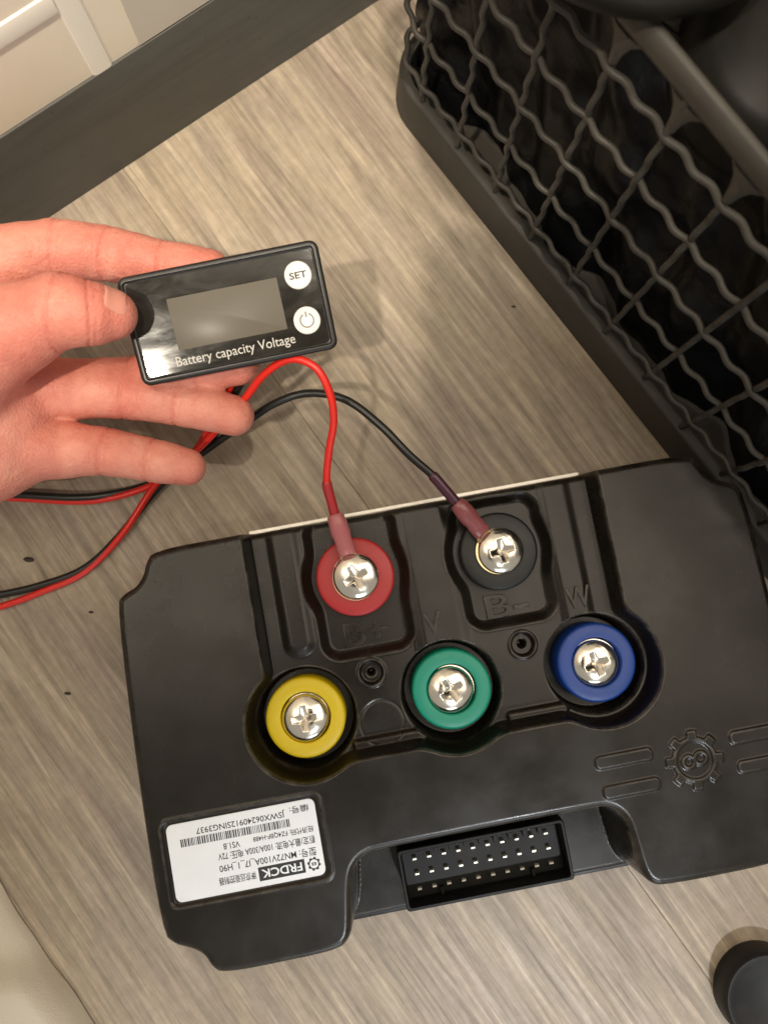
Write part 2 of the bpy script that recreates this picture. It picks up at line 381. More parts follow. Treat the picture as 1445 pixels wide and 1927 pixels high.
out = [(-101.5, 55), (-98.5, 58), (-94, 59.5), (-91, 62.8), (-89.5, 67), (-86.5, 70.8), (-60, 70.9), (68, 70.9), (101.5, 70.9), (104, 66.5), (106.5, 62), (110.5, 59.5), (114.5, 58.3), (117.6, 54),
       (118.3, 20), (118.3, -52), (115, -57), (109, -59.5), (105, -63), (103.5, -67.5), (100, -69.3), (62, -69.3), (57.6, -67.6), (55.0, -63), (54.0, -50), (53.2, -45), (50, -41.2), (45, -40.2),
       (-29, -40.2), (-34, -41.2), (-37.6, -44.5), (-39.2, -50), (-41.2, -62), (-42.8, -66), (-46.5, -68.8), (-60, -69.3), (-85, -69.3), (-88.4, -66.5), (-90, -62.2), (-94, -59.4), (-99, -57.4), (-102.6, -53), (-103, -5)]
out = chaikin(out, 2)
dx = .32
gx = np.arange(-106, 121.5, dx); gy = np.arange(-74, 76, dx); GX, GY = np.meshgrid(gx, gy, indexing='ij')
D = sd_poly(GX, GY, out)
R1, R2, RT = 28., 18., 25.
top = np.full(GX.shape, T)
rec = sd_rr(GX, GY, -55.2, 67.3, -9.6, 120, 2)
for x, r in ((-45.6, 18.9), (5.4, 18.9), (56.4, 19.6)):
    rec = smin(rec, sd_circ(GX, GY, x, 4.8, r), 2.5)
lift = np.zeros(GX.shape)
lift += 1.3*step(sd_rr(GX, GY, -48, -39., 27, 120, 3.9), 4.)                # rib beside the red terminal
lift += 1.0*step(sd_rr(GX, GY, -2.2, 14.5, 16, 120, 3), 5.)                      # ridge between the two trays
lift += 1.0*step(sd_rr(GX, GY, 49.5, 59.0, 18, 120, 3), 4.)
lift -= .3*step(np.abs(sd_circ(GX, GY, -20, -1.5, 7.6))-.2, .8)                 # round mould mark
lift += 1.8*step(sd_rr(GX, GY, -31, -5.5, -9.6, -5.8, 1), 1.6)+1.8*step(sd_rr(GX, GY, 23, 44, -9.6, -6.2, 1), 1.6)
for hx in (-20.8, 33.0):
    lift -= 2.2*step(sd_circ(GX, GY, hx, 15.9, 3.9), .8); lift -= 7*step(sd_circ(GX, GY, hx, 15.9, 1.25), .8)
    lift += .5*step(np.abs(sd_circ(GX, GY, hx, 15.9, 4.6))-.4, .8)
low = R1+lift
tray = np.minimum(smin(sd_rr(GX, GY, -35.0, -4.6, 23.2, 72, 5.5), sd_circ(GX, GY, -20.3, 49.8, 17.4), 2),
                  smin(sd_rr(GX, GY, 17.0, 46.6, 24.4, 67.5, 5.5), sd_circ(GX, GY, 30.8, 49.5, 17.6), 2))
s = step(tray, 4.4); low = low*(1-s)+RT*s
lip = step(np.abs(tray-1.6)-.4, 1.4)*.15; low = low+lip
pk = np.minimum.reduce([sd_circ(GX, GY, x, 4.8, 16.9) for x in (-45.6, 5.4, 56.4)])
s = step(pk, 1.6); low = low*(1-s)+R2*s
s = step(rec, 2.4); top = top*(1-s)+low*s
main = 1-step(rec+1.5, 1.5)
top += main*(-.8*step(sd_rr(GX, GY, -97.2, -45.6, -45.2, -18.8, 2.5), 1.0)+.28*step(np.abs(sd_rr(GX, GY, -98.2, -44.6, -46.2, -17.8, 3.1))-.35, 1.))
em = np.zeros(GX.shape)
for x0, x1, y0, y1 in ((47.3, 66.6, -28.1, -23.9), (48.0, 67.2, -38.0, -33.8), (93.4, 113, -28.3, -24.1), (94., 113.5, -38.0, -34.0)):
    em = np.maximum(em, step(sd_rr(GX, GY, x0, x1, y0, y1, 1.6), .9))
gxc, gyc = GX-80.2, GY+30.8; ga = np.arctan2(gyc, gxc); gr = np.hypot(gxc, gyc)
tooth = (np.cos(ga*8+.5) > .1)*1.
tw = np.clip((np.cos(ga*8+.6)+.15)/.5, 0, 1); tw = tw*tw*(3-2*tw)
gear = step(gr-(7.5+2.2*tw), .9)-step(gr-6.1, .9)
inf8 = np.minimum(np.abs(np.hypot(gxc+2.1, gyc+.3)-1.9), np.abs(np.hypot(gxc-2.1, gyc-.3)-1.9))-.55
em = np.maximum(em, np.maximum(gear, step(inf8, .7)))
top += .55*em
r = 2.6; ins = np.clip(-D, 0, r); edge = -(r-np.sqrt(np.maximum(r*r-(r-ins)**2, 0)))
Hc = top+edge
fall = np.clip(D/1.9, 0, 1); Hc = Hc*(1-fall)+8*fall
shelf = sd_rr(GX, GY, -50, 66, -70.6, -30, 1.5)
sh = np.where(shelf < 1.2, 10-1.2*np.clip(1+shelf/1.2, 0, 1)**2, -99)
Hc = np.where(D > 1.9, np.maximum(sh, np.where(D < 2.2, 8., -99)), np.maximum(Hc, sh))
keep = Hc > 0
idx = -np.ones(GX.shape, int)
fk = keep[:-1, :-1] & keep[1:, :-1] & keep[1:, 1:] & keep[:-1, 1:]
used = np.zeros_like(keep); used[:-1, :-1] |= fk; used[1:, :-1] |= fk; used[1:, 1:] |= fk; used[:-1, 1:] |= fk
idx[used] = np.arange(used.sum())
vv = np.stack([GX[used], GY[used], Hc[used]], 1)*MM
I, J = np.nonzero(fk)
ff = np.stack([idx[I, J], idx[I+1, J], idx[I+1, J+1], idx[I, J+1]], 1)
def bigmesh(name, vv, ff, mat, angle=None):
    me = bpy.data.meshes.new(name); n, m = len(vv), len(ff)
    me.vertices.add(n); me.vertices.foreach_set('co', np.ascontiguousarray(vv, np.float32).ravel())
    me.loops.add(4*m); me.loops.foreach_set('vertex_index', np.ascontiguousarray(ff, np.int32).ravel())
    me.polygons.add(m); me.polygons.foreach_set('loop_start', np.arange(0, 4*m, 4, dtype=np.int32))
    me.update(calc_edges=True); me.validate(); return finish(me, mat, angle)
put('cover', bigmesh('cover', vv, ff, M_case), con, O, CR)
m = MB(); m.loft([[(x*MM, y*MM, z*MM) for x, y in [(-100, -50), (-88, -62), (-50, -67), (60, -67), (100, -62), (115, -50), (115, 52), (102, 60), (98, 66), (70.2, 66), (70.2, 73.9), (-57.2, 73.9), (-57.2, 66), (-86, 66), (-90, 58), (-100, 52)]] for z in (0, 8.5)])
put('base_plate', m.mesh('base_plate', M_alu), con, O, CR)
# letters moulded into the cover
for t, x, y, z, w, h in (('B+', -20.2, 29.8, RT, 15.5, 8.4), ('B-', 30.6, 30.4, RT, 15.5, 8.4), ('V', 3.4, 29.0, R1+1, 6.6, 7.6), ('W', 55.2, 28.6, R1+1, 8.8, 7.6)):
    me = fit_text('moulded_letter', t, M_case, w*MM, h*MM, .00045, .00022)
    put('moulded_letter', me, con, ctl(x, y, z+.2), CR)

# insulator discs and pan-head screws
def disc_mesh(mt, hole):
    m = MB(); R = .0137
    m.lathe([(hole, -.008), (hole, -.0005), (hole+.0002, -.0001), (hole+.0005, 0), (R-.0010, 0), (R-.0003, -.0003), (R, -.0010), (R, -.012), (hole, -.012)], 72)
    return m.mesh('terminal_disc', mt, 50)
def screw_mesh():
    R, nr, ns = 8.0, 84, 200; v = [(0, 0)]; rr = np.concatenate([np.linspace(.04, .62, 62), np.linspace(.64, 1, nr-62)])*R
    for q in rr:
        for k in range(ns): a = 2*math.pi*k/ns; v.append((q*math.cos(a), q*math.sin(a)))
    v = np.array(v); d = np.hypot(v[:, 0], v[:, 1])
    z = 2.5*np.maximum(1-(d/R)**2.6, 0)**.66
    arm = lambda a, b: np.maximum(np.abs(a)-(4.3-.0*d), np.abs(b)-1.05)
    cr = np.minimum(arm(v[:, 0], v[:, 1]), arm(v[:, 1], v[:, 0])); cr = smin(cr, d-1.9, 1.2)
    z -= (2.9-.66*np.minimum(d, 4.2))*step(cr, .32)
    V3 = np.column_stack([v, z])*MM; f = [(0, 1+k, 1+(k+1) % ns) for k in range(ns)]
    for i in range(nr-1):
        for k in range(ns): a = 1+i*ns; f.append((a+k, a+ns+k, a+ns+(k+1) % ns, a+(k+1) % ns))
    m = MB(); m.add(V3, f); n = len(m.v); base = [(x*1., y*1., -.004) for x, y, _ in m.v[-ns:]]
    m.v += base; m.f += [(n-ns+k, n+k, n+(k+1) % ns, n-ns+(k+1) % ns) for k in range(ns)]
    return m.mesh('screw', M_steel, 60)
SCR = screw_mesh()
wm = MB(); wm.lathe([(.001, .0006), (.0080, .0006), (.0082, .0003), (.0082, -.003), (.001, -.003)], 48); WSH = wm.mesh('washer', M_steel, 40)
for mt, lab, x, y, rot, lug, tx, ty in ((M_red, 'red terminal disc', -20.4, 49.7, .35, 1, .05, -.04), (M_blackdisc, 'black terminal disc', 30.8, 49.4, .10, 1, .05, .05),
        (M_yel, 'yellow terminal disc', -45.6, 5.4, .0, 0, -.05, -.05), (M_grn, 'green terminal disc', 5.5, 5.6, .45, 0, .03, .04), (M_blu, 'blue terminal disc', 56.7, 5.3, .25, 0, 0, -.03)):
    d = put('terminal_disc', disc_mesh(mt, .0060 if lug else .0086), con, ctl(x, y, 30.5), CR); d['label'] = lab
    zs = 31.6 if lug else 28.4
    jx, jy = (.3, -.1) if lug else (-.35, -.25)
    put('washer', WSH, d, ctl(x, y, zs-1.2), CR)
    put('screw', SCR, d, ctl(x+jx, y+jy, zs+1.2), (tx, ty, AL+rot))

# sticker with its print, upside down as it lies
SX, SY, SZ = -71.4, -32.0, T-.8+.3
m = MB(); rbox(m, .0247, .0124, .0021, [(0, -.0004), (0, -.0001), (.0001, 0)])
stk = put('label_sticker', m.mesh('label_sticker', M_white), con, ctl(SX, SY, SZ), (0, 0, AL+math.pi)); stk['label'] = 'white printed label sticker'
def sprint(body, x, y, w, h, name='printed_text'):
    """x, y in mm on the sticker as one reads it, from its centre"""
    me = fit_text(name, body, M_ink, w*MM, h*MM*.94, bold=.010); put(name, me, stk, ctl(SX-x, SY-y, SZ+.03), (0, 0, AL+math.pi))
def sbars(rects, name, mt=None, dz=.03):
    m = MB()
    for x0, x1, y0, y1 in rects: m.add([(x0*MM, y0*MM, 0), (x1*MM, y0*MM, 0), (x1*MM, y1*MM, 0), (x0*MM, y1*MM, 0)], [(0, 1, 2, 3)])
    put(name, m.mesh(name, mt or M_ink, smooth=False), stk, ctl(SX, SY, SZ+dz), (0, 0, AL+math.pi))
sprint('编号:', -19.4, -9.7, 6.4, 2.5); sprint('JSWX06240912SING3937', .2, -9.2, 29.5, 2.7)
bars = []; x = -15.6
while x < 20.2:
    w = random.choice((.20, .20, .34, .48)); bars.append((x, x+w, -7.2, -4.7)); x += w+random.choice((.20, .26, .38))
sbars(bars, 'barcode')
sprint('经济代码: FZ4QBP-H488', -13.0, -2.8, 20, 2.3); sprint('VS1.8', 4.2, -2.4, 5.4, 2.1)
sprint('额定/最大电流: 100A/300A 电压: 72V', -6.9, .7, 32, 2.8)
sprint('型号: MN72V100A_I7_1_H90', -6.7, 4.4, 32, 3.0)
sbars([(-18.3, -3.0, 6.2, 10.6)], 'logo_block')
me = fit_text('logo_lettering', 'FRDCK', M_white, 13.4*MM, 2.7*MM, bold=.02); put('logo_lettering', me, stk, ctl(SX+10.65, SY-8.4, SZ+.06), (0, 0, AL+math.pi))
sprint('南京远驱控制器', 4.0, 8.4, 12.2, 2.7)
m = MB(); L1 = []; L2 = []
for k in range(64):
    a = 2*math.pi*k/64; rr = 1.8+(.4 if (k//4) % 2 else 0)
    L1.append((rr*MM*math.cos(a), rr*MM*math.sin(a), 0)); L2.append((1.4*MM*math.cos(a), 1.4*MM*math.sin(a), 0))
m.loft([L1, L2], False, False); put('gear_logo', m.mesh('gear_logo', M_ink, smooth=False), stk, ctl(SX+21.3, SY-8.4, SZ+.03), (0, 0, AL+math.pi))
sprint('8', -21.3, 8.4, 1.7, 1.1, 'gear_logo')

# connector socket and its pins
m = MB(); hw, hh, cx_, cy_, zt = 29.0, 10.2, 5.8, -54.2, 30.
def ring(i, z, r): return [((cx_+x)*MM, (cy_+y)*MM, z*MM) for x, y in rrect(hw-i, hh-i, r, 5)]
m.loft([ring(0, 0.5, 1.4), ring(0, zt-3.0, 1.4), ring(.0, zt-2.8, 1.4), ring(.1, zt-.3, 1.3), ring(.4, zt, 1.1), ring(1.1, zt, .9), ring(1.4, zt-.4, .9), ring(1.6, 22.4, .8)], True, True)
soc = put('connector_socket', m.mesh('connector_socket', M_socket, 40), con, O, CR)
pmb = MB(); pmb.box((0, 0, .0015), (.00072, .00032, .0015)); PIN = pmb.mesh('pin', M_pin)
for r_ in range(3):
    for k in range(10): put('pin', PIN, soc, ctl(-17.6+46.4*k/9, -49.8-5.05*r_, 21.0), CR)
rbm = MB(); rbm.box((0, 0, .0035), (.0006, .0012, .0035)); RIB = rbm.mesh('socket_rib', M_socket)
for k in range(9): put('socket_rib', RIB, soc, ctl(-15+46.4*k/9, -46.9, 20.9), CR)
for k in (0, 1): put('socket_rib', RIB, soc, ctl((-10, 22)[k], -61.6, 17.6), CR)

# ------------------------------------------------------------------ crate with a woven-look lattice
ca, cb = at(824, 289), at(1272, 851); ct = (cb-ca)/np.linalg.norm(cb-ca); cn = np.array([-ct[1], ct[0], 0])
if cn[0] < 0: cn = -cn                                                            # cn points into the crate
CM = np.column_stack([ct, cn, np.array([0, 0, 1.])])
crate = thing('crate', 'dark plastic crate with crimped lattice sides standing on the wood floor', 'crate', ca)
cr_rot = (0, 0, math.atan2(ct[1], ct[0]))
def cw(s, n, z): return ca+CM@np.array([s*MM, n*MM, z*MM])
S0, S1, PIT, ZR = -35., 262., 22.9, 18.
zrow = [27.5, 50, 72, 94, 116]
DEP = 180.
def crimp(L, axis, ph, nper, amp=.65):
    n = max(8, int(L/PIT*2*8)); t = np.linspace(0, L, n); w = amp*np.sin(2*math.pi*t/(PIT/2)+ph)
    p = np.zeros((n, 3)); p[:, axis] = t; p[:, 1 if axis != 1 else 0] = w; return p*MM
def bar_mesh(name, L, axis, ph, r=1.1):
    m = MB(); m.tube(crimp(L, axis, ph, 2), r*MM, 8); return m.mesh(name, M_crate, 60)
VB = [bar_mesh('upright_bar', 133-ZR+3, 2, p) for p in (0, math.pi)]
svals = [9.7+PIT*k for k in range(-1, 12)]
for k, s_ in enumerate(svals):
    put('upright_bar', VB[k % 2], crate, cw(s_, .3, ZR-1), cr_rot)
    put('upright_bar', VB[k % 2], crate, cw(s_, DEP, ZR-2), cr_rot)
def ring_bar(ph):                                    # one crimped bar all the way round the rounded corners
    hw, hh, R_ = (S1-S0)/2, DEP/2, 17.
    base = np.array(rrect(hw, hh, R_, 10)); base = np.vstack([base, base[:1]])
    seg = np.linalg.norm(np.diff(base, axis=0), axis=1); cum = np.r_[0, np.cumsum(seg)]; n = int(cum[-1]/PIT*2*8); t = np.linspace(0, cum[-1], n)
    p = np.stack([np.interp(t, cum, base[:, k]) for k in (0, 1)], 1); d = np.gradient(p, axis=0); d /= np.linalg.norm(d, axis=1)[:, None]
    p = p+np.stack([d[:, 1], -d[:, 0]], 1)*(.70*np.sin(2*math.pi*t/(PIT/2)+ph))[:, None]
    m = MB(); m.tube(np.column_stack([p[:, 0]+S0+hw, p[:, 1]+hh, np.zeros(n)])*MM, 1.1*MM, 8, False); return m.mesh('cross_bar', M_crate, 60)
HB = [ring_bar(.5), ring_bar(math.pi+.5)]
for k, z in enumerate(zrow): put('cross_bar', HB[k % 2], crate, ca+np.array([0, 0, z*MM]), cr_rot)
VS = bar_mesh('upright_bar', 133-ZR+3, 2, 0)
for k in range(1, 8): put('upright_bar', VS, crate, cw(S0, PIT*k-2, ZR-2), (0, 0, cr_rot[2]+math.pi/2))
def crate_ring(name, prof, mt):
    """prof: (outset, z) section swept round the crate's rounded rectangle"""
    m = MB(); L = []; hw, hh = (S1-S0)/2, DEP/2
    for o_, z in prof: L.append([((S0+hw+x)*MM, (hh+y)*MM, z*MM) for x, y in rrect(hw+o_, hh+o_, 18+o_, 8)])
    L.append(L[0]); m.loft(L, False, False); o = put(name, m.mesh(name, mt, 65), crate, ca, cr_rot)
crate_ring('base_rail', [(3.4, 0), (3.2, 2), (2.4, ZR-1), (1.7, ZR), (-1.8, ZR), (-2.0, 0)], M_crate)
crate_ring('top_rim', [(.2, 130), (1.6, 131), (2.3, 133), (2.1, 135.5), (1.2, 137.3), (0, 138), (-1.2, 137.3), (-2.0, 135.5), (-2.0, 132), (-1.2, 130)], M_crate)
m = MB(); m.loft([[(x*MM, y*MM, z*MM) for x, y in ((-6.5, 0), (-2.2, 1.3), (2.2, 1.3), (6.5, 0), (2.2, -1.3), (-2.2, -1.3))] if z > 127 else [(x*q*MM, y*MM, z*MM) for q in (q_,) for x, y in ((-6.5, 0), (-2.2, 1.3), (2.2, 1.3), (6.5, 0), (2.2, -1.3), (-2.2, -1.3))] for z, q_ in ((118, .22), (122, .30), (125.5, .5), (129, 1))])
GUS = m.mesh('gusset', M_crate, 50)
for s_ in svals: put('gusset', GUS, crate, cw(s_, .3, 0), cr_rot)

m = MB(); rbox(m, (S1-S0)/2000-.002, DEP/2000-.002, .016, [(0, .002), (0, .004)]); put('crate_floor', m.mesh('crate_floor', M_crate), crate, cw((S0+S1)/2, DEP/2, 0), cr_rot)

# black plastic bag inside
def wrink(u, v):
    return 3.5*math.sin(u*.09+1.3*math.sin(v*.07))+2.2*math.sin(u*.17+v*.10)+1.3*math.sin(v*.21-u*.05+2)+.7*math.sin(u*.41+v*.23)
m = MB(); NU, NV = 150, 110; v = []
for i in range(NU+1):
    u = -33+(S1-S0-4)*i/NU
    for j in range(NV+1):
        w = j/NV*190
        if w < 108: n_, z = 14+.06*w, 5.5+w
        else: n_, z = 14+6.5+(w-108), 111-.02*(w-108)
        e = wrink(u, w); a = min(1, max(0, (w-96)/24))
        v.append(CM@np.array([u*MM, (n_+e*(1-a)*.9)*MM, max(5, z+e*a*.9)*MM]))
f = [(i*(NV+1)+j, (i+1)*(NV+1)+j, (i+1)*(NV+1)+j+1, i*(NV+1)+j+1) for i in range(NU) for j in range(NV)]
m.add(v, f); bag = put('plastic_bag', m.mesh('plastic_bag', M_bag, None), None, ca)
tag(bag, 'crumpled black plastic bag filling the lattice crate', 'bag')

# round black things lying on the bag
c = at(1236, -318, .149)
lid = thing('round_tray', 'round black tray with a glossy rolled edge lying across the top of the crate', 'tray', (c[0], c[1], .1383))
m = MB(); m.lathe([(.030, 0), (.0355, .0006), (.0380, .0030), (.0385, .0055), (.0381, .0080), (.0365, .0096), (.0345, .0097), (.033, .0085), (.0325, .0065), (.0, .0055)], 96)
put('tray_shell', m.mesh('tray_shell', M_lid, 60), lid, (c[0], c[1], .1383))
c = at(1530, 60, .120)
pot = thing('round_canister', 'round dark canister half seen behind the top rim of the crate', 'canister', (c[0], c[1], .096))
m = MB(); m.lathe([(.024, 0), (.029, .002), (.031, .008), (.031, .018), (.0295, .023), (.026, .026), (.012, .0285), (0, .029)], 72)
put('canister_body', m.mesh('canister_body', M_lid, 60), pot, (c[0], c[1], .096))

# black round cap by the lower right corner
c = at(1450, 1884, .010)
cap = thing('rubber_stopper', 'black round rubber stopper standing on the floor at the lower right corner', 'stopper', (c[0], c[1], 0))
m = MB(); m.lathe([(.0166, 0), (.0168, .002), (.0167, .0075), (.0163, .0092), (.0156, .0100), (.0142, .0100), (.0137, .0096), (0, .0094)], 72)
put('stopper_body', m.mesh('stopper_body', M_cap, 40), cap, (c[0], c[1], 0))

# ------------------------------------------------------------------ voltage meter held in the hand
q = [at(218, 525, .0745), at(597, 447, .0752), at(636, 656, .0656), at(268, 728, .0646)]
mc = sum(q)/4; mx = (q[1]-q[0])+(q[2]-q[3]); mx /= np.linalg.norm(mx); my = (q[0]-q[3])+(q[1]-q[2]); my -= mx*(my@mx); my /= np.linalg.norm(my); mz = np.cross(mx, my)
MMX = np.column_stack([mx, my, mz]); MROT = mathutils.Matrix(MMX.tolist()).to_euler()
mw = (np.linalg.norm(q[1]-q[0])+np.linalg.norm(q[2]-q[3]))/2; mh = (np.linalg.norm(q[0]-q[3])+np.linalg.norm(q[1]-q[2]))/2
met = thing('voltage_meter', 'black battery voltage meter with two white buttons held between thumb and fingers', 'voltage meter', mc)
def onm(px, py, off=0.):
    d = ray(px, py); C = np.array([0, 0, CAM_H]); p0 = mc+mz*off; t = ((p0-C)@mz)/(d@mz); r = MMX.T@(C+d*t-mc); return r[0], r[1]
mp = lambda x, y, z: mc+MMX@np.array([x, y, z])
m = MB(); rbox(m, mw/2, mh/2, .0028, [(.0012, -.0034), (0, -.0026), (0, -.0008), (.0003, -.0002), (.0008, 0), (.0015, 0), (.0018, -.0005), (.0022, -.0006)])
bz = put('bezel', m.mesh('bezel', M_bezel, 50), met, mc, MROT)
m = MB(); rbox(m, mw/2-.0022, mh/2-.0022, .0016, [(0, -.0008), (0, -.0004), (.0002, -.00025)]); put('front_face', m.mesh('front_face', M_face), met, mc, MROT)
m = MB(); rbox(m, mw/2-.003, mh/2-.003, .0015, [(.0008, -.0125), (0, -.012), (0, -.0032)]); put('housing', m.mesh('housing', M_bezel), met, mc, MROT)
ps = [onm(*p) for p in ((314, 564), (520, 521), (541, 618), (336, 661))]
sxc = sum(p[0] for p in ps)/4; syc = sum(p[1] for p in ps)/4
m = MB(); rbox(m, (ps[1][0]-ps[0][0]+ps[2][0]-ps[3][0])/4, (ps[0][1]-ps[3][1]+ps[1][1]-ps[2][1])/4, .0003, [(0, -.0003), (0, .00004), (.00005, .00006)]); put('screen', m.mesh('screen', M_screen), met, mp(sxc, syc, -.00025), MROT)
for px, py, kind in ((561, 518, 'SET'), (578, 603, 'power')):
    bx, by = onm(px, py)
    m = MB(); m.lathe([(.0042, -.001), (.0042, .0006), (.0040, .0010), (.0036, .0011), (.0032, .0009), (0, .0008)], 40)
    b = put('button', m.mesh('button', M_btn, 40), met, mp(bx, by, -.0003), MROT)
    if kind == 'SET': b['label'] = 'white button marked SET'; put('button_print', fit_text('button_print', 'SET', M_ink, .0054, .0021, bold=.03), b, mp(bx, by, .00062), MROT)
    else:
        b['label'] = 'white power button'; m = MB(); A, B = [], []
        for k in range(33):
            a = math.radians(115+310*k/32); A.append((.0023*math.cos(a), .0023*math.sin(a), 0)); B.append((.0018*math.cos(a), .0018*math.sin(a), 0))
        m.loft([A, B], False, False, False); m.add([(-.00025, .001, 0), (.00025, .001, 0), (.00025, .0027, 0), (-.00025, .0027, 0)], [(0, 1, 2, 3)])
        put('button_print', m.mesh('button_print', M_groove, smooth=False), b, mp(bx, by, .00066), MROT)
ta, tb = onm(332, 682), onm(557, 645)
put('face_lettering', fit_text('face_lettering', 'Battery capacity Voltage', M_grey, tb[0]-ta[0], .0038, bold=.003), met, mp((ta[0]+tb[0])/2, (ta[1]+tb[1])/2+.0003, -.0002), MROT)

# ------------------------------------------------------------------ wires
def pth(L): return [at(x, y, z*MM) for x, y, z in L]
mback = lambda x, y: mp(x, y, -.0125)
red_p = [mback(.004, -.004), mp(.003, -.012, -.018)]+pth([(437, 722, 44), (372, 842, 20), (300, 906, 8), (180, 942, 5), (35, 938, 3), (-120, 930, 1.6), (-230, 990, 1.6), (-240, 1110, 1.6), (-120, 1172, 1.6), (0, 1142, 1.6), (80, 1113, 1.6), (160, 1076, 1.8), (232, 1003, 4.5), (296, 909, 9), (372, 846, 24), (455, 757, 45), (497, 705, 56), (545, 676, 62), (592, 690, 63), (619, 735, 60), (628, 790, 55), (619, 850, 49), (615, 905, 44), (624, 945, 40.5), (634, 980, 37.5), (645, 1005, 35.2)])
blk_p = [mback(.007, -.004), mp(.006, -.012, -.017)]+pth([(450, 727, 42), (388, 842, 16), (306, 902, 4), (180, 934, 6), (35, 931, 6), (-120, 922, 1.6), (-215, 985, 1.6), (-220, 1090, 1.6), (-120, 1135, 1.6), (0, 1119, 1.6), (85, 1099, 1.6), (160, 1069, 1.8), (222, 1012, 3.5), (304, 912, 6), (390, 846, 19), (470, 790, 30), (520, 758, 36), (580, 740, 39), (650, 752, 41), (715, 800, 41), (770, 856, 40), (812, 893, 39.5), (838, 922, 38.5), (866, 955, 36.8), (893, 983, 35.2)])
def wire(name, label, pts, mt, r, lugpos, sl, mt_sl, mt_col, slab):
    w = thing(name, label, 'wire', pts[0]); C_ = catmull(pts, 12)
    m = MB(); m.tube(C_-pts[0], r, 12); put('insulation', m.mesh('insulation', mt, None), w, pts[0])
    i0 = len(C_)-1-12*sl; m = MB(); P_ = C_[i0:i0+12*(sl-1)+5]
    m.tube(P_-pts[0], np.r_[r*1.12, np.full(len(P_)-2, r*1.34), r*1.25], 14); o = put('heat_shrink_sleeve', m.mesh('heat_shrink_sleeve', mt_sl, 50), w, pts[0])
    e = C_[-13]; d = lugpos-e; d[2] = 0; L = np.linalg.norm(d); d /= L; b = np.array([-d[1], d[0], 0]); up = np.array([0, 0, 1.])
    zc = lambda t: e[2]+(lugpos[2]-e[2])*min(1, t*1.05)
    m = MB(); loops = []
    for t, a_, h_ in ((-.10, 2.5, 2.3), (-.07, 2.9, 2.6), (.10, 3.3, 2.8), (.22, 3.4, 2.5), (.32, 3.0, 2.2), (.45, 3.2, 2.3), (.58, 3.1, 2.1), (.60, 2.8, 1.8)):
        c0 = e+d*L*t; c0 = np.array([c0[0], c0[1], zc(max(t, 0))+.0008])
        loops.append([c0-pts[0]+b*math.cos(q)*a_*MM+up*math.sin(q)*h_*MM for q in np.linspace(0, 2*math.pi, 20, endpoint=False)])
    m.loft(loops); put('crimp_sleeve', m.mesh('crimp_sleeve', mt_col, 50), w, pts[0])
    m = MB(); A, B = [], []; ri, ro = .0032, .0079
    for z in (-.0004, .0004):
        for rad, lst in ((ro, A), (ri, B)):
            lst.append([lugpos-pts[0]+np.array([rad*math.cos(q), rad*math.sin(q), z]) for q in np.linspace(0, 2*math.pi, 48, endpoint=False)])
    m.loft([B[0], A[0], A[1], B[1], B[0]], False, False)
    s0 = e+d*L*.50; s0[2] = zc(.5)+.0008; s1 = lugpos-d*.0065
    m.loft([[c-pts[0]+b*y*MM+up*z*MM for y, z in ((-w_, -.4), (w_, -.4), (w_, .4), (-w_, .4))] for c, w_ in ((s0, 2.2), (s1, 3.4))])
    put('ring_lug', m.mesh('ring_lug', M_lug, 40), w, pts[0]); return w
wire('red_wire', 'thin red wire from the meter to the red screw terminal', red_p, M_rw, .00128, ctl(-20.4, 49.3, 31.4), 3, M_slv_r, M_col_r, 'red')
wire('black_wire', 'thin black wire from the meter to the black screw terminal', blk_p, M_bw, .00140, ctl(30.3, 49.3, 31.4), 3, M_slv_p, M_col_p, 'plum')

# ------------------------------------------------------------------ the hand (one continuous skin from a smooth distance field)
def hp(x, y, z): return at(x, y, z*MM)*1000
fingers = {
 'thumb': ([(-230, 790, 66, 21), (-90, 690, 72, 17.5), (20, 622, 79, 13.0), (118, 583, 83, 10.2), (165, 590, 83.0, 9.0), (212, 592, 80.5, 7.2)], 5.),
 'index': ([(-120, 560, 56, 13), (0, 492, 56, 10.8), (110, 470, 55, 9.4), (205, 478, 53, 8.6), (310, 500, 52, 7.7), (395, 507, 52.5, 6.6)], 3.),
 'middle': ([(-110, 700, 47, 13), (20, 712, 46, 9.6), (150, 724, 45, 8.2), (260, 716, 44, 7.9), (380, 694, 46, 7.4), (452, 688, 48, 6.5)], 3.),
 'ring': ([(-110, 760, 48, 13), (60, 736, 48, 10.4), (150, 735, 46, 9.0), (240, 741, 45, 8.3), (340, 758, 44, 7.6), (440, 782, 44, 6.9)], 2.),
 'pinky': ([(-110, 850, 48, 13), (30, 850, 47, 11.0), (120, 846, 45, 9.2), (200, 850, 44, 7.8), (285, 866, 43, 7.1), (352, 879, 43, 6.3)], 2.),
}
palm = [((-260, 800, 52, 24), (-40, 690, 52, 17)), ((-260, 820, 50, 24), (-20, 800, 50, 15)), ((-260, 840, 50, 23), (-40, 868, 50, 14.5)),
        ((-420, 830, 52, 26), (-250, 810, 52, 26)), ((-90, 660, 56, 14), (0, 760, 50, 12.5)), ((20, 760, 50, 12.5), (20, 850, 48, 11)), ((-120, 560, 56, 13), (-90, 690, 66, 15))]
hstep = .62
lo = np.array([-225., 5., 18.]); hi = np.array([-36., 138., 108.])
ax_ = [np.arange(lo[k], hi[k], hstep, dtype=np.float32) for k in range(3)]
HX, HY, HZ = np.meshgrid(*ax_, indexing='ij', sparse=True)
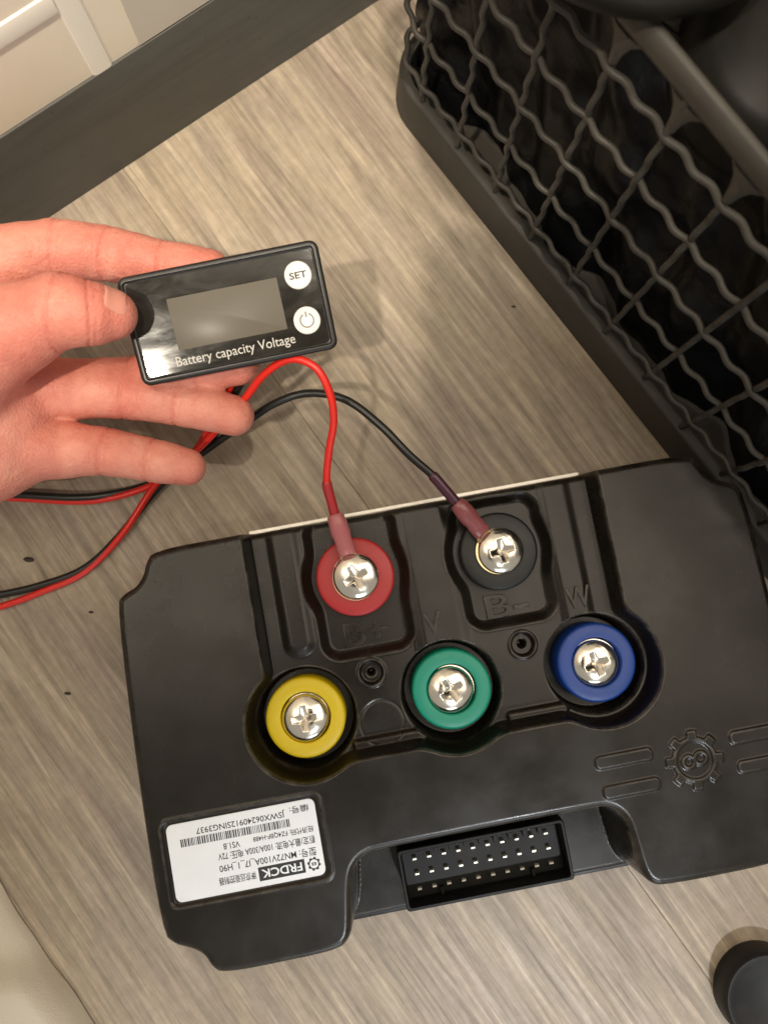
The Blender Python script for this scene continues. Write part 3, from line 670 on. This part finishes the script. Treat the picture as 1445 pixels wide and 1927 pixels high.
def cone(a, b, ra, rb):
    ab = b-a; L2 = float(ab@ab); px_, py_, pz_ = HX-a[0], HY-a[1], HZ-a[2]
    t = np.clip((px_*ab[0]+py_*ab[1]+pz_*ab[2])/L2, 0, 1).astype(np.float32)
    return (np.sqrt((px_-t*ab[0])**2+(py_-t*ab[1])**2+(pz_-t*ab[2])**2)-(ra+t*(rb-ra))).astype(np.float32)
Fd = None
for a, b in palm:
    d = cone(hp(*a[:3]), hp(*b[:3]), a[3], b[3]); Fd = d if Fd is None else smin(Fd, d, 9.)
for nm in ('middle', 'ring', 'pinky', 'index', 'thumb'):
    ch, k = fingers[nm]; f_ = None
    for a, b in zip(ch[:-1], ch[1:]):
        d = cone(hp(*a[:3]), hp(*b[:3]), a[3], b[3]); f_ = d if f_ is None else smin(f_, d, 2.5)
    if nm != 'thumb':                                                              # fleshy pads on the palm side
        for a, b in zip(ch[1:-1], ch[2:]):
            m0 = (hp(*a[:3])+hp(*b[:3]))/2; m0[2] += .30*(a[3]+b[3])/2
            f_ = smin(f_, np.sqrt((HX-m0[0])**2+(HY-m0[1])**2+(HZ-m0[2])**2)-.80*(a[3]+b[3])/2, 3.5)
    for i in (2, 3, 4):                                                            # flexion creases
        if nm == 'thumb' and i == 2 or nm in ('ring', 'pinky') and i == 2: continue
        c0 = hp(*ch[i][:3]); t = hp(*ch[i+1][:3])-c0; t /= np.linalg.norm(t)
        for off, am in ((0., 1.0), (1.7, .6), (-1.6, .3)):
            s_ = (HX-c0[0])*t[0]+(HY-c0[1])*t[1]+(HZ-c0[2])*t[2]-off
            rad = (HX-c0[0])**2+(HY-c0[1])**2+(HZ-c0[2])**2
            f_ = f_+am*np.exp(-(s_/.5)**2)*np.exp(-(rad/(ch[i][3]*1.35)**2)**3)
            pass
    Fd = smin(Fd, f_.astype(np.float32), k)
def surface_nets(F, org, h):
    s = F < 0; nx, ny, nz = F.shape
    acc = np.zeros((nx-1, ny-1, nz-1, 3), np.float32); cnt = np.zeros((nx-1, ny-1, nz-1), np.float32)
    for axis in range(3):
        for o1 in (0, 1):
            for o2 in (0, 1):
                o = [0, 0, 0]; oth = [k for k in range(3) if k != axis]; o[oth[0]] = o1; o[oth[1]] = o2
                sl0 = tuple(slice(o[k], o[k]+F.shape[k]-1) for k in range(3)); o_ = list(o); o_[axis] += 1
                sl1 = tuple(slice(o_[k], o_[k]+F.shape[k]-1) for k in range(3))
                A, B = F[sl0], F[sl1]; x = (A < 0) != (B < 0)
                t = np.where(x, A/np.where(x, A-B, 1), 0)
                for k in range(3): acc[..., k] += np.where(x, (t if k == axis else o[k]), 0)
                cnt += x
    act = cnt > 0; idx = -np.ones(act.shape, np.int64); idx[act] = np.arange(act.sum())
    ijk = np.stack(np.nonzero(act), 1); v = (ijk+acc[act]/cnt[act][:, None])*h+org
    faces = []
    for axis in range(3):
        b, c = (axis+1) % 3, (axis+2) % 3
        sl = [slice(1, -1)]*3; sl[axis] = slice(0, -1); sl2 = [slice(1, -1)]*3; sl2[axis] = slice(1, None)
        A, B = s[tuple(sl)], s[tuple(sl2)]; x = A != B
        g = np.stack(np.nonzero(x), 1); g = g+np.array([0 if k == axis else 1 for k in range(3)]); flip = A[x]
        def cell(db, dc):
            q = g.copy(); q[:, b] -= db; q[:, c] -= dc; return idx[q[:, 0], q[:, 1], q[:, 2]]
        Q = np.stack([cell(1, 1), cell(0, 1), cell(0, 0), cell(1, 0)], 1); Q[~flip] = Q[~flip][:, ::-1]; faces.append(Q)
    Fq = np.vstack(faces); Fq = Fq[(Fq >= 0).all(1)]; return v, Fq
hv, hf = surface_nets(Fd, lo, hstep)
def relax(v, f, it, lam):
    e = np.vstack([f[:, [0, 1]], f[:, [1, 2]], f[:, [2, 3]], f[:, [3, 0]]]); e = np.vstack([e, e[:, ::-1]])
    c = np.bincount(e[:, 0], minlength=len(v)).astype(float); c[c == 0] = 1
    for _ in range(it):
        a = np.stack([np.bincount(e[:, 0], v[e[:, 1], k], len(v)) for k in range(3)], 1)/c[:, None]; v = v+lam*(a-v)
    return v
hv = relax(hv, hf, 2, .5)
horg = at(-60, 760, .05); hme_co = hv*MM-horg; hme = bigmesh('hand', hme_co, hf, M_skin)
fl = np.zeros(len(hv))
for nm, (ch, k) in fingers.items():
    for i, (am, wd) in ((len(ch)-1, (.30, 6.)), (3, (.34, 1.3)), (4, (.34, 1.1)), (2, (.25, 1.5))):
        if i == len(ch)-1 or nm != 'thumb' or i > 2:
            c0 = hp(*ch[i][:3]); t_ = hp(*ch[min(i+1, len(ch)-1)][:3])-hp(*ch[min(i, len(ch)-2)][:3]); t_ /= np.linalg.norm(t_); q_ = hv-c0
            fl = np.maximum(fl, am*np.exp(-((q_@t_)/wd)**2)*np.exp(-((q_**2).sum(1)/(ch[i][3]*1.4)**2)**3))
hme.attributes.new('flush', 'FLOAT', 'POINT').data.foreach_set('value', fl.astype(np.float32))
hand = put('hand', hme, None, horg); tag(hand, 'bare left hand reaching in from the left holding the voltage meter', 'hand')
# thumb nail
na, nb = hp(178, 586, 83)*MM, hp(236, 594, 80)*MM; nd = (nb-na)/np.linalg.norm(nb-na)
ns_ = np.cross(nd, [0, .55, 1]); ns_ /= np.linalg.norm(ns_); nu = np.cross(ns_, nd)
from mathutils.bvhtree import BVHTree
bvh = BVHTree.FromPolygons([tuple(p) for p in hme_co], [tuple(map(int, p)) for p in hf])
m = MB(); rows = []
for i in range(13):
    t = i/12; row = []; e_ = abs(2*t-1); hw_ = .0050*(1-e_**4*.55)**.5*(1-.12*t)
    for j in range(-7, 8):
        x = j/7; tt_ = .30+.66*t-.05*(x*x)*(1 if t < .5 else -1.4)
        p = na+(nb-na)*tt_+ns_*(x*hw_)+nu*.030
        h_ = bvh.ray_cast(mathutils.Vector(p-horg), mathutils.Vector(-nu))[0]
        if h_ is None: h_ = mathutils.Vector(p-horg-nu*.022)
        row.append(np.array(h_)+nu*(.00045-.0003*abs(x)**3-.00035*(t < .05)))
    rows.append(row)
m.loft(rows, False, False, False)
put('thumbnail', m.mesh('thumbnail', M_nail, None), hand, horg)

# ------------------------------------------------------------------ specks on the floor
for x, y, l, r_ in ((55, 1053, 'largest dark crumb on the floor left of the controller', .0013), (370, 1150, 'x', .0006), (966, 577, 'tiny dark crumb on the floor beside the crate', .0006), (128, 1305, 'tiny dark crumb below the wires left of the controller', .0008)):
    if l == 'x': x, y, l = 172, 1152, 'faint small crumb just left of the controller corner'
    p = at(x, y); m = MB(); m.lathe([(.0, 0), (r_, 0), (r_*.9, r_*.4), (r_*.4, r_*.7), (0, r_*.75)], 9)
    me = m.mesh('crumb', M_crumb, None); o = put('crumb', me, None, p, (0, 0, -.1)); o.scale = (1.7, .8, 1)
    tag(o, l, 'crumb', 'dark crumbs on the floor')

# the telephone the picture is taken with, held over the controller
ph = thing('smartphone', 'black smartphone held level above the controller', 'smartphone', (-.022, -.045, CAM_H+.012))
m = MB(); rbox(m, .0358, .0735, .010, [(.0012, 0), (0, .0012), (0, .0066), (.0012, .0078)])
put('phone_body', m.mesh('phone_body', M_phone), ph, (-.022, -.045, CAM_H+.012))
